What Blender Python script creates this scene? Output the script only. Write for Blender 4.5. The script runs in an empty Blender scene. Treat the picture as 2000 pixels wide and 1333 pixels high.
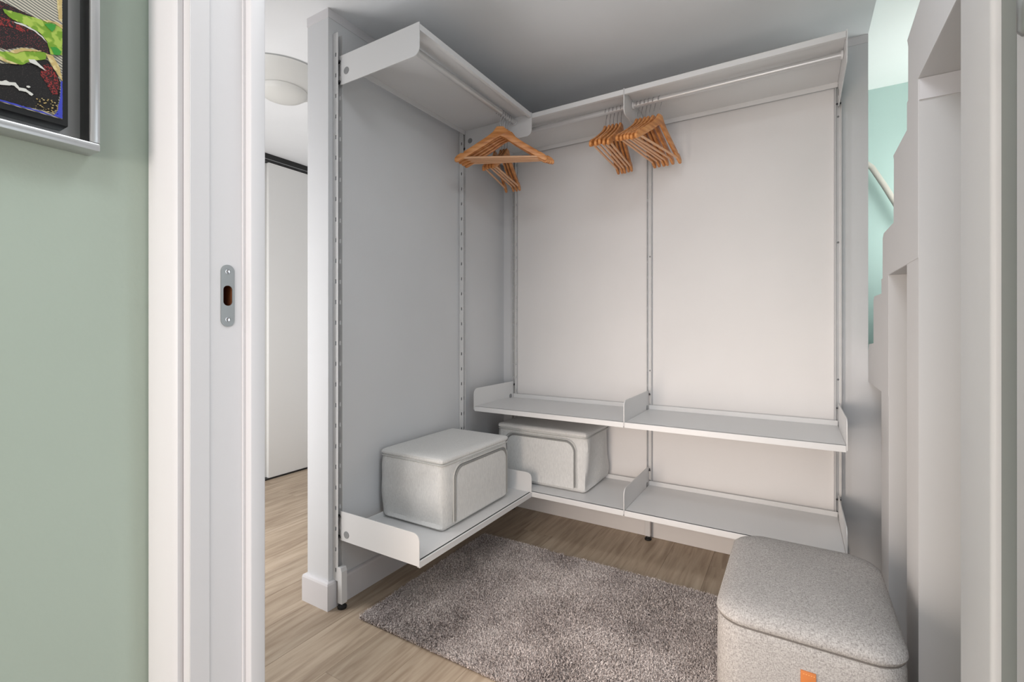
import bpy, bmesh, math, random
import numpy as np
from mathutils import Vector, Matrix

# ------------------------------------------------------------------ scene, camera, light
sc = bpy.context.scene
COL = sc.collection
PI = math.pi
rnd = random.Random(7)

cam_d = bpy.data.cameras.new('camera')
cam_d.sensor_fit = 'HORIZONTAL'
cam_d.sensor_width = 36.0
cam_d.lens = 36.0 * 927.0 / 2000.0
cam_d.shift_y = -0.01375
cam_d.clip_start = 0.02
cam = bpy.data.objects.new('camera', cam_d)
COL.objects.link(cam)
cam.location = (0.0, 0.0, 1.124)
cam.rotation_euler = (PI / 2, 0.0, math.radians(31.0455))
sc.camera = cam

sc.view_settings.view_transform = 'Standard'
sc.view_settings.look = 'None'
sc.view_settings.gamma = 1.0
sc.view_settings.use_curve_mapping = False
sc.view_settings.exposure = 0.10

w = bpy.data.worlds.new('world')
sc.world = w
w.use_nodes = True
bg = w.node_tree.nodes['Background']
bg.inputs[0].default_value = (0.86, 0.93, 1.0, 1)
bg.inputs[1].default_value = 0.25


def area(name, loc, aim, sx, sy, power, color):
    d = bpy.data.lights.new(name, 'AREA')
    d.shape = 'RECTANGLE'
    d.size = sx
    d.size_y = sy
    d.energy = power
    d.color = color
    o = bpy.data.objects.new(name, d)
    COL.objects.link(o)
    o.location = loc
    o.rotation_euler = (Vector(aim) - Vector(loc)).to_track_quat('-Z', 'Y').to_euler()
    return o


# daylight from the window at the far end of the hall behind the camera
o = area('hall_window_light', (0.05, -2.45, 1.50), (-0.35, 0.5, 1.25), 1.6, 1.6, 28.0, (0.985, 0.96, 1.0))
# added warm fill low in the hall, imitating bounce off a sunlit floor
area('hall_warm_fill_light', (-0.32, -1.6, 0.95), (-0.20, 2.5, 0.55), 0.6, 0.7, 16.0, (1.0, 0.86, 0.76))
# added overhead fill for the hall, unseen behind the camera
area('hall_overhead_fill_light', (0.05, -0.55, 2.34), (0.05, -0.55, 0.0), 0.5, 0.5, 8.0, (0.92, 0.99, 1.0))
# daylight of the room on the left, along the inside of the doorway wall
area('left_room_light', (-2.35, 0.48, 1.00), (-2.1, 2.0, 1.0), 1.6, 1.6, 39.0, (1.0, 0.98, 0.97))
# unseen warm fill added low inside the doorway, behind the left jamb
o = area('low_fill_light', (-0.87, 0.47, 0.56), (0.0, 2.5, 0.40), 0.27, 0.9, 6.6, (1.0, 0.83, 0.70))
o.data.spread = math.radians(110)
# cool fill added beside the stair, hidden behind the right jamb
area('stair_side_fill_light', (0.215, 0.60, 0.95), (-1.3, 1.9, 0.45), 0.28, 1.1, 4.2, (0.86, 0.93, 1.0))
# window of the stairwell
o = area('stairwell_light', (1.16, 3.0, 1.70), (0.45, 3.5, 2.25), 0.8, 1.0, 13.5, (0.97, 1.0, 0.98))
o.data.spread = math.radians(138)
# overhead fill added in the closet, out of view past the doorway
area('closet_overhead_fill_light', (-0.25, 0.80, 2.37), (-0.25, 0.85, 0.0), 0.5, 0.4, 7.5, (0.93, 0.965, 1.0))


# ------------------------------------------------------------------ materials
def srgb(r, g, b):
    f = lambda c: (c / 255 / 12.92) if c / 255 <= 0.04045 else ((c / 255 + 0.055) / 1.055) ** 2.4
    return (f(r), f(g), f(b), 1.0)


def mat(name, col, rough=0.6, metal=0.0, spec=0.5):
    m = bpy.data.materials.new(name)
    m.use_nodes = True
    b = m.node_tree.nodes['Principled BSDF']
    b.inputs['Base Color'].default_value = col
    b.inputs['Roughness'].default_value = rough
    b.inputs['Metallic'].default_value = metal
    b.inputs['Specular IOR Level'].default_value = spec
    return m


def nodes(m):
    return m.node_tree.nodes, m.node_tree.links, m.node_tree.nodes['Principled BSDF']


def noise(m, scale, detail=3, rough=0.5, mapping=None, coord='Object'):
    n, l, b = nodes(m)
    tc = n.new('ShaderNodeTexCoord')
    t = n.new('ShaderNodeTexNoise')
    t.inputs['Scale'].default_value = scale
    t.inputs['Detail'].default_value = detail
    t.inputs['Roughness'].default_value = rough
    if mapping:
        mp = n.new('ShaderNodeMapping')
        mp.inputs['Scale'].default_value = mapping
        l.new(tc.outputs[coord], mp.inputs[0])
        l.new(mp.outputs[0], t.inputs['Vector'])
    else:
        l.new(tc.outputs[coord], t.inputs['Vector'])
    return t


def ramp(m, src, stops):
    n, l, b = nodes(m)
    r = n.new('ShaderNodeValToRGB')
    while len(r.color_ramp.elements) < len(stops):
        r.color_ramp.elements.new(0.5)
    for e, (p, c) in zip(r.color_ramp.elements, stops):
        e.position = p
        e.color = c
    l.new(src, r.inputs[0])
    return r


def bump(m, src, strength, dist):
    n, l, b = nodes(m)
    bp = n.new('ShaderNodeBump')
    bp.inputs['Strength'].default_value = strength
    bp.inputs['Distance'].default_value = dist
    l.new(src, bp.inputs['Height'])
    l.new(bp.outputs[0], b.inputs['Normal'])
    return bp


def paint(name, col, rough=0.75, var=0.02, bs=0.08):
    m = mat(name, col, rough, 0, 0.3)
    n, l, b = nodes(m)
    t = noise(m, 2.5, 3)
    lo = tuple(c * (1 - var) for c in col[:3]) + (1,)
    hi = tuple(min(1, c * (1 + var)) for c in col[:3]) + (1,)
    r = ramp(m, t.outputs[0], [(0.3, lo), (0.7, hi)])
    l.new(r.outputs[0], b.inputs['Base Color'])
    t2 = noise(m, 160, 2)
    bump(m, t2.outputs[0], bs, 0.002)
    return m


M = {}
M['wall'] = paint('closet_wall_paint', srgb(213, 214, 216))
M['panel'] = paint('white_back_board', srgb(226, 224, 223), 0.6)
M['ceiling'] = paint('ceiling_paint', srgb(233, 235, 237))
M['ceiling_white'] = paint('stairwell_ceiling_paint', srgb(250, 251, 249))
M['trim_white'] = paint('white_trim_paint', srgb(217, 215, 217), 0.42, 0.006, 0.03)
M['green'] = paint('sage_green_wall_paint', srgb(170, 182, 171))
M['mint'] = paint('mint_wall_paint', srgb(190, 213, 207))
M['stair'] = paint('white_stair_paint', srgb(204, 203, 203), 0.6, 0.01, 0.06)
M['shelf'] = mat('light_grey_powder_coated_steel', srgb(219, 219, 219), 0.42, 0, 0.4)
t = noise(M['shelf'], 900, 2)
bump(M['shelf'], t.outputs[0], 0.05, 0.001)
M['rail'] = mat('brushed_pale_steel_tube', srgb(205, 205, 205), 0.32, 0.35)
M['bolt'] = mat('grey_plastic_cap', srgb(140, 141, 142), 0.5)
M['dark_metal'] = mat('dark_zinc_steel', srgb(70, 70, 72), 0.4, 0.7)
M['chrome'] = mat('chrome_wire', srgb(205, 205, 208), 0.16, 1.0)
M['steel'] = mat('satin_steel_plate', srgb(158, 160, 160), 0.38, 0.75)
M['web_dark'] = mat('darker_grey_inside_of_channel', srgb(128, 132, 137), 0.5, 0.3)
M['rubber'] = mat('black_rubber', srgb(22, 22, 22), 0.6)
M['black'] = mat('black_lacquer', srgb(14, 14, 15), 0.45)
M['track'] = mat('black_track', srgb(26, 26, 27), 0.4)
M['wardrobe'] = mat('white_laminate_front', srgb(228, 228, 226), 0.5)
M['seal'] = mat('grey_rubber_seal', srgb(150, 153, 152), 0.7)
M['mortise'] = mat('raw_brown_wood_in_the_mortise', srgb(120, 66, 32), 0.8)
M['silver'] = mat('silver_frame_metal', srgb(196, 197, 198), 0.32, 0.7)
M['handrail'] = paint('pale_wood_handrail', srgb(206, 200, 190), 0.5)
M['leather'] = mat('orange_tan_leather', srgb(192, 114, 58), 0.55)
t = noise(M['leather'], 260, 3)
bump(M['leather'], t.outputs[0], 0.3, 0.001)
M['stitch'] = mat('pale_stitching', srgb(225, 165, 100), 0.8)

# floor laminate: pale oak, each plank its own tone
m = mat('greyed_oak_laminate', srgb(170, 150, 128), 0.5, 0, 0.35)
n, l, b = nodes(m)
tc = n.new('ShaderNodeTexCoord')
oi = n.new('ShaderNodeObjectInfo')
add = n.new('ShaderNodeVectorMath')
add.operation = 'MULTIPLY_ADD'
mul = n.new('ShaderNodeMath')
mul.operation = 'MULTIPLY'
mul.inputs[1].default_value = 37.0
l.new(oi.outputs['Random'], mul.inputs[0])
l.new(tc.outputs['Object'], add.inputs[0])
add.inputs[1].default_value = (1, 1, 1)
l.new(mul.outputs[0], add.inputs[2])
mp = n.new('ShaderNodeMapping')
mp.inputs['Scale'].default_value = (1.0, 0.09, 1.0)
l.new(add.outputs[0], mp.inputs[0])
t1 = n.new('ShaderNodeTexNoise')
t1.inputs['Scale'].default_value = 42
t1.inputs['Detail'].default_value = 5
t1.inputs['Distortion'].default_value = 0.6
l.new(mp.outputs[0], t1.inputs['Vector'])
t2 = n.new('ShaderNodeTexNoise')
t2.inputs['Scale'].default_value = 9
t2.inputs['Detail'].default_value = 3
t2.inputs['Distortion'].default_value = 1.2
l.new(mp.outputs[0], t2.inputs['Vector'])
r1 = ramp(m, t1.outputs[0], [(0.30, srgb(162, 144, 125)), (0.52, srgb(186, 169, 149)), (0.75, srgb(201, 186, 167))])
r2 = ramp(m, t2.outputs[0], [(0.3, (0.80, 0.78, 0.76, 1)), (0.6, (1.0, 1.0, 1.0, 1))])
mx = n.new('ShaderNodeMix')
mx.data_type = 'RGBA'
mx.blend_type = 'MULTIPLY'
mx.inputs[0].default_value = 1.0
l.new(r1.outputs[0], mx.inputs[6])
l.new(r2.outputs[0], mx.inputs[7])
rr = ramp(m, oi.outputs['Random'], [(0.0, (0.90, 0.89, 0.88, 1)), (1.0, (1.06, 1.05, 1.04, 1))])
mx2 = n.new('ShaderNodeMix')
mx2.data_type = 'RGBA'
mx2.blend_type = 'MULTIPLY'
mx2.inputs[0].default_value = 1.0
l.new(mx.outputs[2], mx2.inputs[6])
l.new(rr.outputs[0], mx2.inputs[7])
l.new(mx2.outputs[2], b.inputs['Base Color'])
bump(m, t1.outputs[0], 0.08, 0.002)
M['oak'] = m

# hanger wood
m = mat('varnished_honey_wood', srgb(205, 140, 80), 0.38, 0, 0.5)
n, l, b = nodes(m)
t = noise(m, 30, 4, mapping=(0.35, 3.0, 3.0))
oi = n.new('ShaderNodeObjectInfo')
r = ramp(m, t.outputs[0], [(0.3, srgb(186, 114, 58)), (0.55, srgb(218, 148, 86)), (0.8, srgb(234, 176, 118))])
r_ = ramp(m, oi.outputs['Random'], [(0.0, (0.86, 0.84, 0.80, 1)), (1.0, (1.06, 1.06, 1.06, 1))])
mx = n.new('ShaderNodeMix')
mx.data_type = 'RGBA'
mx.blend_type = 'MULTIPLY'
mx.inputs[0].default_value = 1.0
l.new(r.outputs[0], mx.inputs[6])
l.new(r_.outputs[0], mx.inputs[7])
l.new(mx.outputs[2], b.inputs['Base Color'])
M['hanger'] = m
M['bar'] = mat('pale_wood_dowel', srgb(228, 178, 138), 0.5)


def fabric(name, lo, hi, scale, mapping, bs, rough=0.95):
    m = mat(name, hi, rough, 0, 0.15)
    n, l, b = nodes(m)
    t = noise(m, scale, 3, 0.7, mapping)
    r = ramp(m, t.outputs[0], [(0.34, lo), (0.66, hi)])
    l.new(r.outputs[0], b.inputs['Base Color'])
    bump(m, t.outputs[0], bs, 0.002)
    b.inputs['Sheen Weight'].default_value = 0.15
    return m


M['bag'] = fabric('pale_grey_linen_cloth', srgb(204, 204, 203), srgb(224, 224, 222), 420, (1, 1, 0.12), 0.18)
M['bag_trim'] = fabric('grey_binding_tape', srgb(186, 186, 183), srgb(200, 200, 197), 500, (1, 1, 1), 0.1)
M['zip'] = mat('grey_zip_tape', srgb(140, 140, 138), 0.8)

# ottoman: heathered tweed
m = mat('heather_grey_tweed', srgb(160, 155, 151), 0.95, 0, 0.15)
n, l, b = nodes(m)
ta = noise(m, 480, 3, 0.7, (0.35, 1, 1))
tb = noise(m, 480, 3, 0.7, (1, 0.35, 0.35))
mxv = n.new('ShaderNodeMath')
mxv.operation = 'ADD'
l.new(ta.outputs[0], mxv.inputs[0])
l.new(tb.outputs[0], mxv.inputs[1])
hv = n.new('ShaderNodeMath')
hv.operation = 'MULTIPLY'
hv.inputs[1].default_value = 0.5
l.new(mxv.outputs[0], hv.inputs[0])
r = ramp(m, hv.outputs[0], [(0.36, srgb(124, 120, 118)), (0.5, srgb(165, 161, 158)), (0.64, srgb(190, 186, 183))])
l.new(r.outputs[0], b.inputs['Base Color'])
bump(m, hv.outputs[0], 0.35, 0.002)
M['tweed'] = m
M['seam'] = mat('dark_seam_shadow_thread', srgb(112, 107, 103), 0.95)

# rug
m = mat('taupe_rug_yarn', srgb(140, 130, 126), 0.95, 0, 0.1)
n, l, b = nodes(m)
ta = noise(m, 170, 3, 0.75)
tb = noise(m, 3.2, 4, 0.6)
r = ramp(m, ta.outputs[0], [(0.40, srgb(128, 117, 113)), (0.60, srgb(252, 243, 239))])
r2 = ramp(m, tb.outputs[0], [(0.34, (0.74, 0.72, 0.72, 1)), (0.58, (1, 1, 1, 1))])
mx = n.new('ShaderNodeMix')
mx.data_type = 'RGBA'
mx.blend_type = 'MULTIPLY'
mx.inputs[0].default_value = 0.8
l.new(r.outputs[0], mx.inputs[6])
l.new(r2.outputs[0], mx.inputs[7])
l.new(mx.outputs[2], b.inputs['Base Color'])
M['rug'] = m
M['rug_back'] = mat('dark_rug_backing', srgb(86, 78, 74), 0.95)

# glass dish of the ceiling lamp
m = mat('frosted_opal_glass', srgb(248, 248, 246), 0.25)
n, l, b = nodes(m)
tr = n.new('ShaderNodeBsdfTranslucent')
tr.inputs[0].default_value = srgb(250, 250, 248)
ms = n.new('ShaderNodeMixShader')
ms.inputs[0].default_value = 0.55
l.new(b.outputs[0], ms.inputs[1])
l.new(tr.outputs[0], ms.inputs[2])
l.new(ms.outputs[0], n['Material Output'].inputs[0])
M['opal'] = m


def speckle(name, base, speck, thr, scale):
    m = mat(name, base, 0.6, 0, 0.3)
    n, l, b = nodes(m)
    t = noise(m, scale, 2, 0.5)
    r = ramp(m, t.outputs[0], [(thr - 0.02, base), (thr + 0.05, speck)])
    l.new(r.outputs[0], b.inputs['Base Color'])
    bump(m, t.outputs[0], 0.4, 0.001)
    return m


M['p_dark'] = speckle('black_paint_with_red_specks', srgb(30, 26, 28), srgb(120, 48, 50), 0.60, 900)
M['p_black'] = speckle('black_paint', srgb(24, 22, 23), srgb(58, 52, 50), 0.62, 900)
M['p_red'] = speckle('dark_red_dabs', srgb(34, 24, 25), srgb(138, 44, 44), 0.50, 650)
M['p_green'] = speckle('lime_green_paint', srgb(112, 150, 44), srgb(160, 184, 80), 0.50, 90)
M['p_deep'] = mat('emerald_paint', srgb(44, 138, 40), 0.5)
M['p_beige'] = speckle('cream_ochre_paint', srgb(186, 164, 110), srgb(206, 192, 142), 0.52, 160)
M['p_white'] = mat('white_paint', srgb(205, 205, 200), 0.5)
M['p_blue'] = mat('cobalt_blue_paint', srgb(52, 62, 176), 0.5)
m = mat('canvas_with_fine_dark_hatching', srgb(192, 186, 168), 0.8)
n, l, b = nodes(m)
tc = n.new('ShaderNodeTexCoord')
wv = n.new('ShaderNodeTexWave')
wv.wave_type = 'BANDS'
wv.bands_direction = 'Z'
wv.inputs['Scale'].default_value = 95
wv.inputs['Distortion'].default_value = 2.0
wv.inputs['Detail'].default_value = 1
wv.inputs['Detail Scale'].default_value = 0.5
mp = n.new('ShaderNodeMapping')
mp.inputs['Rotation'].default_value = (math.radians(18), 0, 0)
l.new(tc.outputs['Object'], mp.inputs[0])
l.new(mp.outputs[0], wv.inputs[0])
r = ramp(m, wv.outputs[0], [(0.34, srgb(104, 104, 100)), (0.58, srgb(196, 190, 174))])
l.new(r.outputs[0], b.inputs['Base Color'])
M['p_hatch'] = m


# ------------------------------------------------------------------ helpers
def mesh_obj(name, bm, m, parent=None, smooth=False, loc=None):
    me = bpy.data.meshes.new(name)
    bmesh.ops.recalc_face_normals(bm, faces=bm.faces[:])
    bm.to_mesh(me)
    bm.free()
    me.materials.append(M[m] if isinstance(m, str) else m)
    if smooth:
        me.polygons.foreach_set('use_smooth', [True] * len(me.polygons))
        me.set_sharp_from_angle(angle=math.radians(38))
    o = bpy.data.objects.new(name, me)
    COL.objects.link(o)
    if parent is not None:
        o.parent = parent
    if loc is not None:
        o.location = loc
    return o


def add_box(bm, x0, x1, y0, y1, z0, z1, bev=0.0, seg=2):
    t = bmesh.new()
    vs = [t.verts.new(p) for p in [(x0, y0, z0), (x1, y0, z0), (x1, y1, z0), (x0, y1, z0),
                                   (x0, y0, z1), (x1, y0, z1), (x1, y1, z1), (x0, y1, z1)]]
    for q in [(0, 3, 2, 1), (4, 5, 6, 7), (0, 1, 5, 4), (1, 2, 6, 5), (2, 3, 7, 6), (3, 0, 4, 7)]:
        t.faces.new([vs[i] for i in q])
    if bev:
        bmesh.ops.bevel(t, geom=t.edges[:], offset=bev, segments=seg, affect='EDGES', profile=0.5)
    merge(bm, t)


def merge(bm, t):
    me = bpy.data.meshes.new('tmp')
    t.to_mesh(me)
    t.free()
    bm.from_mesh(me)
    bpy.data.meshes.remove(me)


def box(name, b, m, parent=None, bev=0.0, seg=2, smooth=None):
    bm = bmesh.new()
    add_box(bm, *b, bev=bev, seg=seg)
    return mesh_obj(name, bm, m, parent, smooth=bool(bev) if smooth is None else smooth)


def add_prism(bm, pts, axis, a, b_, bev=0.0, seg=2):
    """extrude a 2-D outline along an axis: 'x' outline is (y,z), 'y' is (x,z), 'z' is (x,y)"""
    t = bmesh.new()

    def P(p, h):
        return {'x': (h, p[0], p[1]), 'y': (p[0], h, p[1]), 'z': (p[0], p[1], h)}[axis]
    lo = [t.verts.new(P(p, a)) for p in pts]
    hi = [t.verts.new(P(p, b_)) for p in pts]
    nn = len(pts)
    t.faces.new(lo)
    t.faces.new(hi[::-1])
    for i in range(nn):
        t.faces.new([lo[i], lo[(i + 1) % nn], hi[(i + 1) % nn], hi[i]])
    bmesh.ops.recalc_face_normals(t, faces=t.faces[:])
    if bev:
        es = [e for e in t.edges if len(e.link_faces) == 2 and e.calc_face_angle(0) > 0.9]
        bmesh.ops.bevel(t, geom=es, offset=bev, segments=seg, affect='EDGES', profile=0.5)
    merge(bm, t)


def add_tube(bm, pts, r, seg=10, closed=False, caps=True):
    P = [Vector(p) for p in pts]
    nn = len(P)
    rings = []
    up = None
    for i in range(nn):
        a = P[(i - 1) % nn] if (closed or i > 0) else P[i]
        c = P[(i + 1) % nn] if (closed or i < nn - 1) else P[i]
        tn = (c - a).normalized()
        if up is None:
            up = Vector((0, 0, 1)) if abs(tn.z) < 0.9 else Vector((1, 0, 0))
        s_ = tn.cross(up).normalized()
        up = s_.cross(tn).normalized()
        rings.append([bm.verts.new(P[i] + r * (math.cos(2 * PI * k / seg) * s_ + math.sin(2 * PI * k / seg) * up))
                      for k in range(seg)])
    for i in range(nn if closed else nn - 1):
        A, B = rings[i], rings[(i + 1) % nn]
        for k in range(seg):
            bm.faces.new([A[k], A[(k + 1) % seg], B[(k + 1) % seg], B[k]])
    if caps and not closed:
        bm.faces.new(rings[0][::-1])
        bm.faces.new(rings[-1])


def add_lathe(bm, prof, seg=32, axis='z', c=(0, 0, 0)):
    rings = []
    for r, h in prof:
        ring = []
        for k in range(seg):
            a = 2 * PI * k / seg
            p = (r * math.cos(a), r * math.sin(a), h)
            if axis == 'x':
                p = (p[2], p[0], p[1])
            elif axis == 'y':
                p = (p[0], p[2], p[1])
            ring.append(bm.verts.new((p[0] + c[0], p[1] + c[1], p[2] + c[2])))
        rings.append(ring)
    for A, B in zip(rings, rings[1:]):
        for k in range(seg):
            bm.faces.new([A[k], A[(k + 1) % seg], B[(k + 1) % seg], B[k]])
    bm.faces.new(rings[0][::-1])
    bm.faces.new(rings[-1])


def rounded(x0, x1, y0, y1, r, seg=6, corners=(1, 1, 1, 1)):
    """outline counter-clockwise from lower left; corners: ll, lr, ur, ul"""
    out = []
    for (cx, cy, a0, k, px, py) in [(x0 + r, y0 + r, PI, corners[0], x0, y0), (x1 - r, y0 + r, 1.5 * PI, corners[1], x1, y0),
                                    (x1 - r, y1 - r, 0, corners[2], x1, y1), (x0 + r, y1 - r, PI / 2, corners[3], x0, y1)]:
        if k:
            for i in range(seg + 1):
                a = a0 + PI / 2 * i / seg
                out.append((cx + r * math.cos(a), cy + r * math.sin(a)))
        else:
            out.append((px, py))
    return out


def thing(name, label, cat, loc=(0, 0, 0), rz=0.0, group=None):
    o = bpy.data.objects.new(name, None)
    o.empty_display_size = 0.05
    COL.objects.link(o)
    o.location = loc
    o.rotation_euler = (0, 0, rz)
    o['label'] = label
    o['category'] = cat
    if group:
        o['group'] = group
    return o


def tag(o, label, cat, group=None):
    o['label'] = label
    o['category'] = cat
    if group:
        o['group'] = group
    return o


def struct(o, label, cat):
    o['kind'] = 'structure'
    o['label'] = label
    o['category'] = cat
    return o


def copy_tree(o, parent=None):
    c = o.copy()
    COL.objects.link(c)
    if parent is not None:
        c.parent = parent
    for ch in list(o.children):
        copy_tree(ch, c)
    return c


# ------------------------------------------------------------------ the room
H = 2.396          # ceiling
XP = -1.602        # closet side of the partition on the left
YB = 2.56          # back wall
XS = 0.262         # side of the stair, edge of the stairwell
YF0, YF1 = 0.339, 0.4405   # the wall with the doorway

struct(box('wall_back', (-3.96, XS, YB, YB + 0.1, 0, H), 'wall'), 'pale back wall behind the hanging rails', 'wall')
o = box('wall_under_stair', (XS, 1.2, YB, YB + 0.1, 0, 0.95), 'wall')
struct(o, 'low pale wall under the foot of the stair', 'wall')
bm = bmesh.new()
add_box(bm, -1.731, XP, 1.242, YB, 0, H)
struct(mesh_obj('wall_left', bm, 'wall'), 'partition wall on the left with a narrow white end', 'wall')
bm = bmesh.new()
add_box(bm, -3.96, -0.765, YF0 + 0.001, YF1 - 0.001, 0, H)
add_box(bm, 0.142, 1.2, YF0 + 0.001, YF1 - 0.001, 0, H)
add_box(bm, -0.765, 0.142, YF0 + 0.001, YF1 - 0.001, 2.09, H)
struct(mesh_obj('wall_front', bm, 'wall'), 'wall with the doorway the closet is seen through', 'wall')
struct(box('wall_hall', (-0.93, -0.833, -2.6, YF0, 0, H), 'green'), 'sage green hall wall with the framed painting', 'wall')
struct(box('wall_right', (1.2, 1.3, -2.6, 3.7, 0, 3.4), 'mint'), 'mint wall on the far side of the stair', 'wall')
struct(box('wall_rear', (-0.93, 1.3, -2.7, -2.6, 0, H), 'wall'), 'wall at the far end of the hall', 'wall')
struct(box('wall_stairwell', (-0.6, 1.2, 3.6, 3.7, 0, 2.569), 'mint'), 'mint green stairwell wall beyond the closet', 'wall')

struct(box('ceiling', (-3.96, XS, YF0, YB + 0.1, H, 2.569), 'ceiling'), 'grey white ceiling over the closet', 'ceiling')
struct(box('ceiling_hall', (-0.93, 1.3, -2.7, YF0, H, 2.569), 'ceiling'), 'ceiling of the hall', 'ceiling')
struct(box('ceiling_stairwell', (-0.6, 1.2, 2.0, 3.7, 2.569, 2.64), 'ceiling_white'), 'bright white ceiling of the stairwell', 'ceiling')
struct(box('ceiling_upper', (XS, 1.2, YF0, 2.0, 3.35, 3.42), 'ceiling_white'), 'ceiling high above the stair', 'ceiling')

# floor and its planks
fl = struct(box('floor', (-3.96, 1.3, -2.7, 3.7, -0.06, -0.012), 'oak'), 'floor of pale oak planks', 'floor')
PW, PL = 0.192, 1.28


def plank_mesh(length):
    bm = bmesh.new()
    e = 0.0009
    add_prism(bm, [(-PW / 2 + 0.0002, -0.012), (PW / 2 - 0.0002, -0.012), (PW / 2 - 0.0002, -e), (PW / 2 - e, 0),
                   (-PW / 2 + e, 0), (-PW / 2 + 0.0002, -e)], 'y', -length / 2 + 0.0003, length / 2 - 0.0003)
    me = bpy.data.meshes.new('plank')
    bmesh.ops.recalc_face_normals(bm, faces=bm.faces[:])
    bm.to_mesh(me)
    bm.free()
    me.materials.append(M['oak'])
    return me


cache = {}
x = -3.62
row = 0
while x < 1.15:
    y = -2.6 if -0.8 < x else 0.36
    y1 = 2.56 if x < XS + 0.1 else 2.56
    off = rnd.uniform(0.25, 1.2)
    while y < y1 - 0.02:
        L = round(min(off, y1 - y), 2)
        off = PL
        if L < 0.03:
            break
        if L not in cache:
            cache[L] = plank_mesh(L)
        p = bpy.data.objects.new('plank', cache[L])
        COL.objects.link(p)
        p.parent = fl
        p.location = (x + PW / 2, y + L / 2, 0)
        y += L
    x += PW
    row += 1

# white caulked band below the ceiling
def trim(name, b, label):
    return struct(box(name, b, 'trim_white', bev=0.0012, seg=1), label, 'trim')


bm = bmesh.new()
add_box(bm, -1.733, XP + 0.002, 1.240, YB, H - 0.036, H)
trim_o = mesh_obj('trim_1', bm, 'trim_white')
struct(trim_o, 'pale strip along the top of the partition', 'trim')
struct(box('trim_2', (XP, XS, YB - 0.002, YB, H - 0.036, H), 'trim_white'), 'pale strip along the top of the back wall', 'trim')

# baseboard of the partition: around its end and along the closet side
bm = bmesh.new()
prof = [(0, 0), (0.0155, 0), (0.0155, 0.098), (0.013, 0.106), (0.006, 0.109), (0, 0.109)]
rings = []
for (cx, cy, dx, dy) in [(XP, YB, 1, 0), (XP, 1.242, 1, -1), (-1.731, 1.242, -1, -1), (-1.731, YB, -1, 0)]:
    rings.append([bm.verts.new((cx + dx * a, cy + dy * a, z)) for a, z in prof])
for A, B in zip(rings, rings[1:]):
    for k in range(len(prof)):
        bm.faces.new([A[k], A[(k + 1) % len(prof)], B[(k + 1) % len(prof)], B[k]])
bm.faces.new(rings[0])
bm.faces.new(rings[-1][::-1])
struct(mesh_obj('baseboard_left', bm, 'trim_white'), 'white baseboard wrapped around the end of the partition', 'baseboard')
# ------------------------------------------------------------------ doorway lining
door = thing('door_1', 'white painted door lining with stepped rebate and steel strike plate', 'doorway')
door['kind'] = 'structure'
ZT = 2.06
SY, SZ = 0.391, 1.171    # strike plate centre
# left jamb board with a mortise cut for the latch
bm = bmesh.new()
hy, hz = 0.0068, 0.0155
for b in [(-0.765, -0.735, YF0, SY - hy, 0, ZT + 0.02), (-0.765, -0.735, SY + hy, YF1, 0, ZT + 0.02),
          (-0.765, -0.735, SY - hy, SY + hy, 0, SZ - hz), (-0.765, -0.735, SY - hy, SY + hy, SZ + hz, ZT + 0.02)]:
    add_box(bm, *b)
bmesh.ops.remove_doubles(bm, verts=bm.verts[:], dist=1e-5)
mesh_obj('jamb', bm, 'trim_white', door)
bm = bmesh.new()
add_box(bm, -0.7352, -0.7185, 0.4165, YF1, 0, ZT, 0.0022, 3)
mesh_obj('door_stop', bm, 'trim_white', door, smooth=True)
bm = bmesh.new()
add_prism(bm, [(-0.8305, 0.329), (-0.8285, 0.3265), (-0.758, 0.3265), (-0.752, 0.3315), (-0.752, 0.3388), (-0.8305, 0.3388)], 'z', 0, ZT + 0.08, 0.0012)
mesh_obj('architrave', bm, 'trim_white', door, smooth=True)
box('architrave', (-0.83, 0.186, 0.3265, 0.3388, ZT + 0.012, ZT + 0.088), 'trim_white', door, bev=0.002)
box('jamb', (-0.735, 0.112, YF0, YF1, ZT, ZT + 0.03), 'trim_white', door)
box('jamb_extension', (-0.7352, -0.7340, 0.3392, 0.3655, 0, ZT), 'trim_white', door, bev=0.0004, seg=1)
# thin gasket in the rebate corner
box('door_seal', (-0.7350, -0.7318, 0.4128, 0.4164, 0, ZT), 'trim_white', door)
# right jamb
box('jamb', (0.112, 0.142, YF0, YF1, 0, ZT + 0.02), 'trim_white', door)
box('door_stop', (0.096, 0.1122, 0.3795, YF1, 0, ZT), 'trim_white', door, bev=0.0022, seg=3)
bm = bmesh.new()
add_prism(bm, [(0.1005, 0.3795), (0.1118, 0.3795), (0.1118, 0.366), (0.109, 0.366), (0.104, 0.371)], 'z', 0, ZT)
mesh_obj('door_seal', bm, 'seal', door)
box('architrave', (0.129, 0.207, 0.3265, 0.3388, 0, ZT + 0.08), 'trim_white', door, bev=0.002)
# door leaf swung open into the hall, right beside the camera
leaf = thing('door_2', 'white door leaf standing open into the hall at the right edge', 'door', (0.0935, 0.334, 0.0))
leaf['kind'] = 'structure'
box('leaf', (0.0, 0.04, -0.80, 0.0, 0.008, 2.045), 'trim_white', leaf, bev=0.002)
for hz_ in (0.25, 1.274, 1.80):
    bm = bmesh.new()
    add_lathe(bm, [(0.0025, -0.0095), (0.004, -0.0075), (0.004, 0.0075), (0.0025, 0.0095)], 16, 'z', (0.001, -0.012, hz_))
    mesh_obj('hinge', bm, 'steel', leaf, smooth=True)
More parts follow.
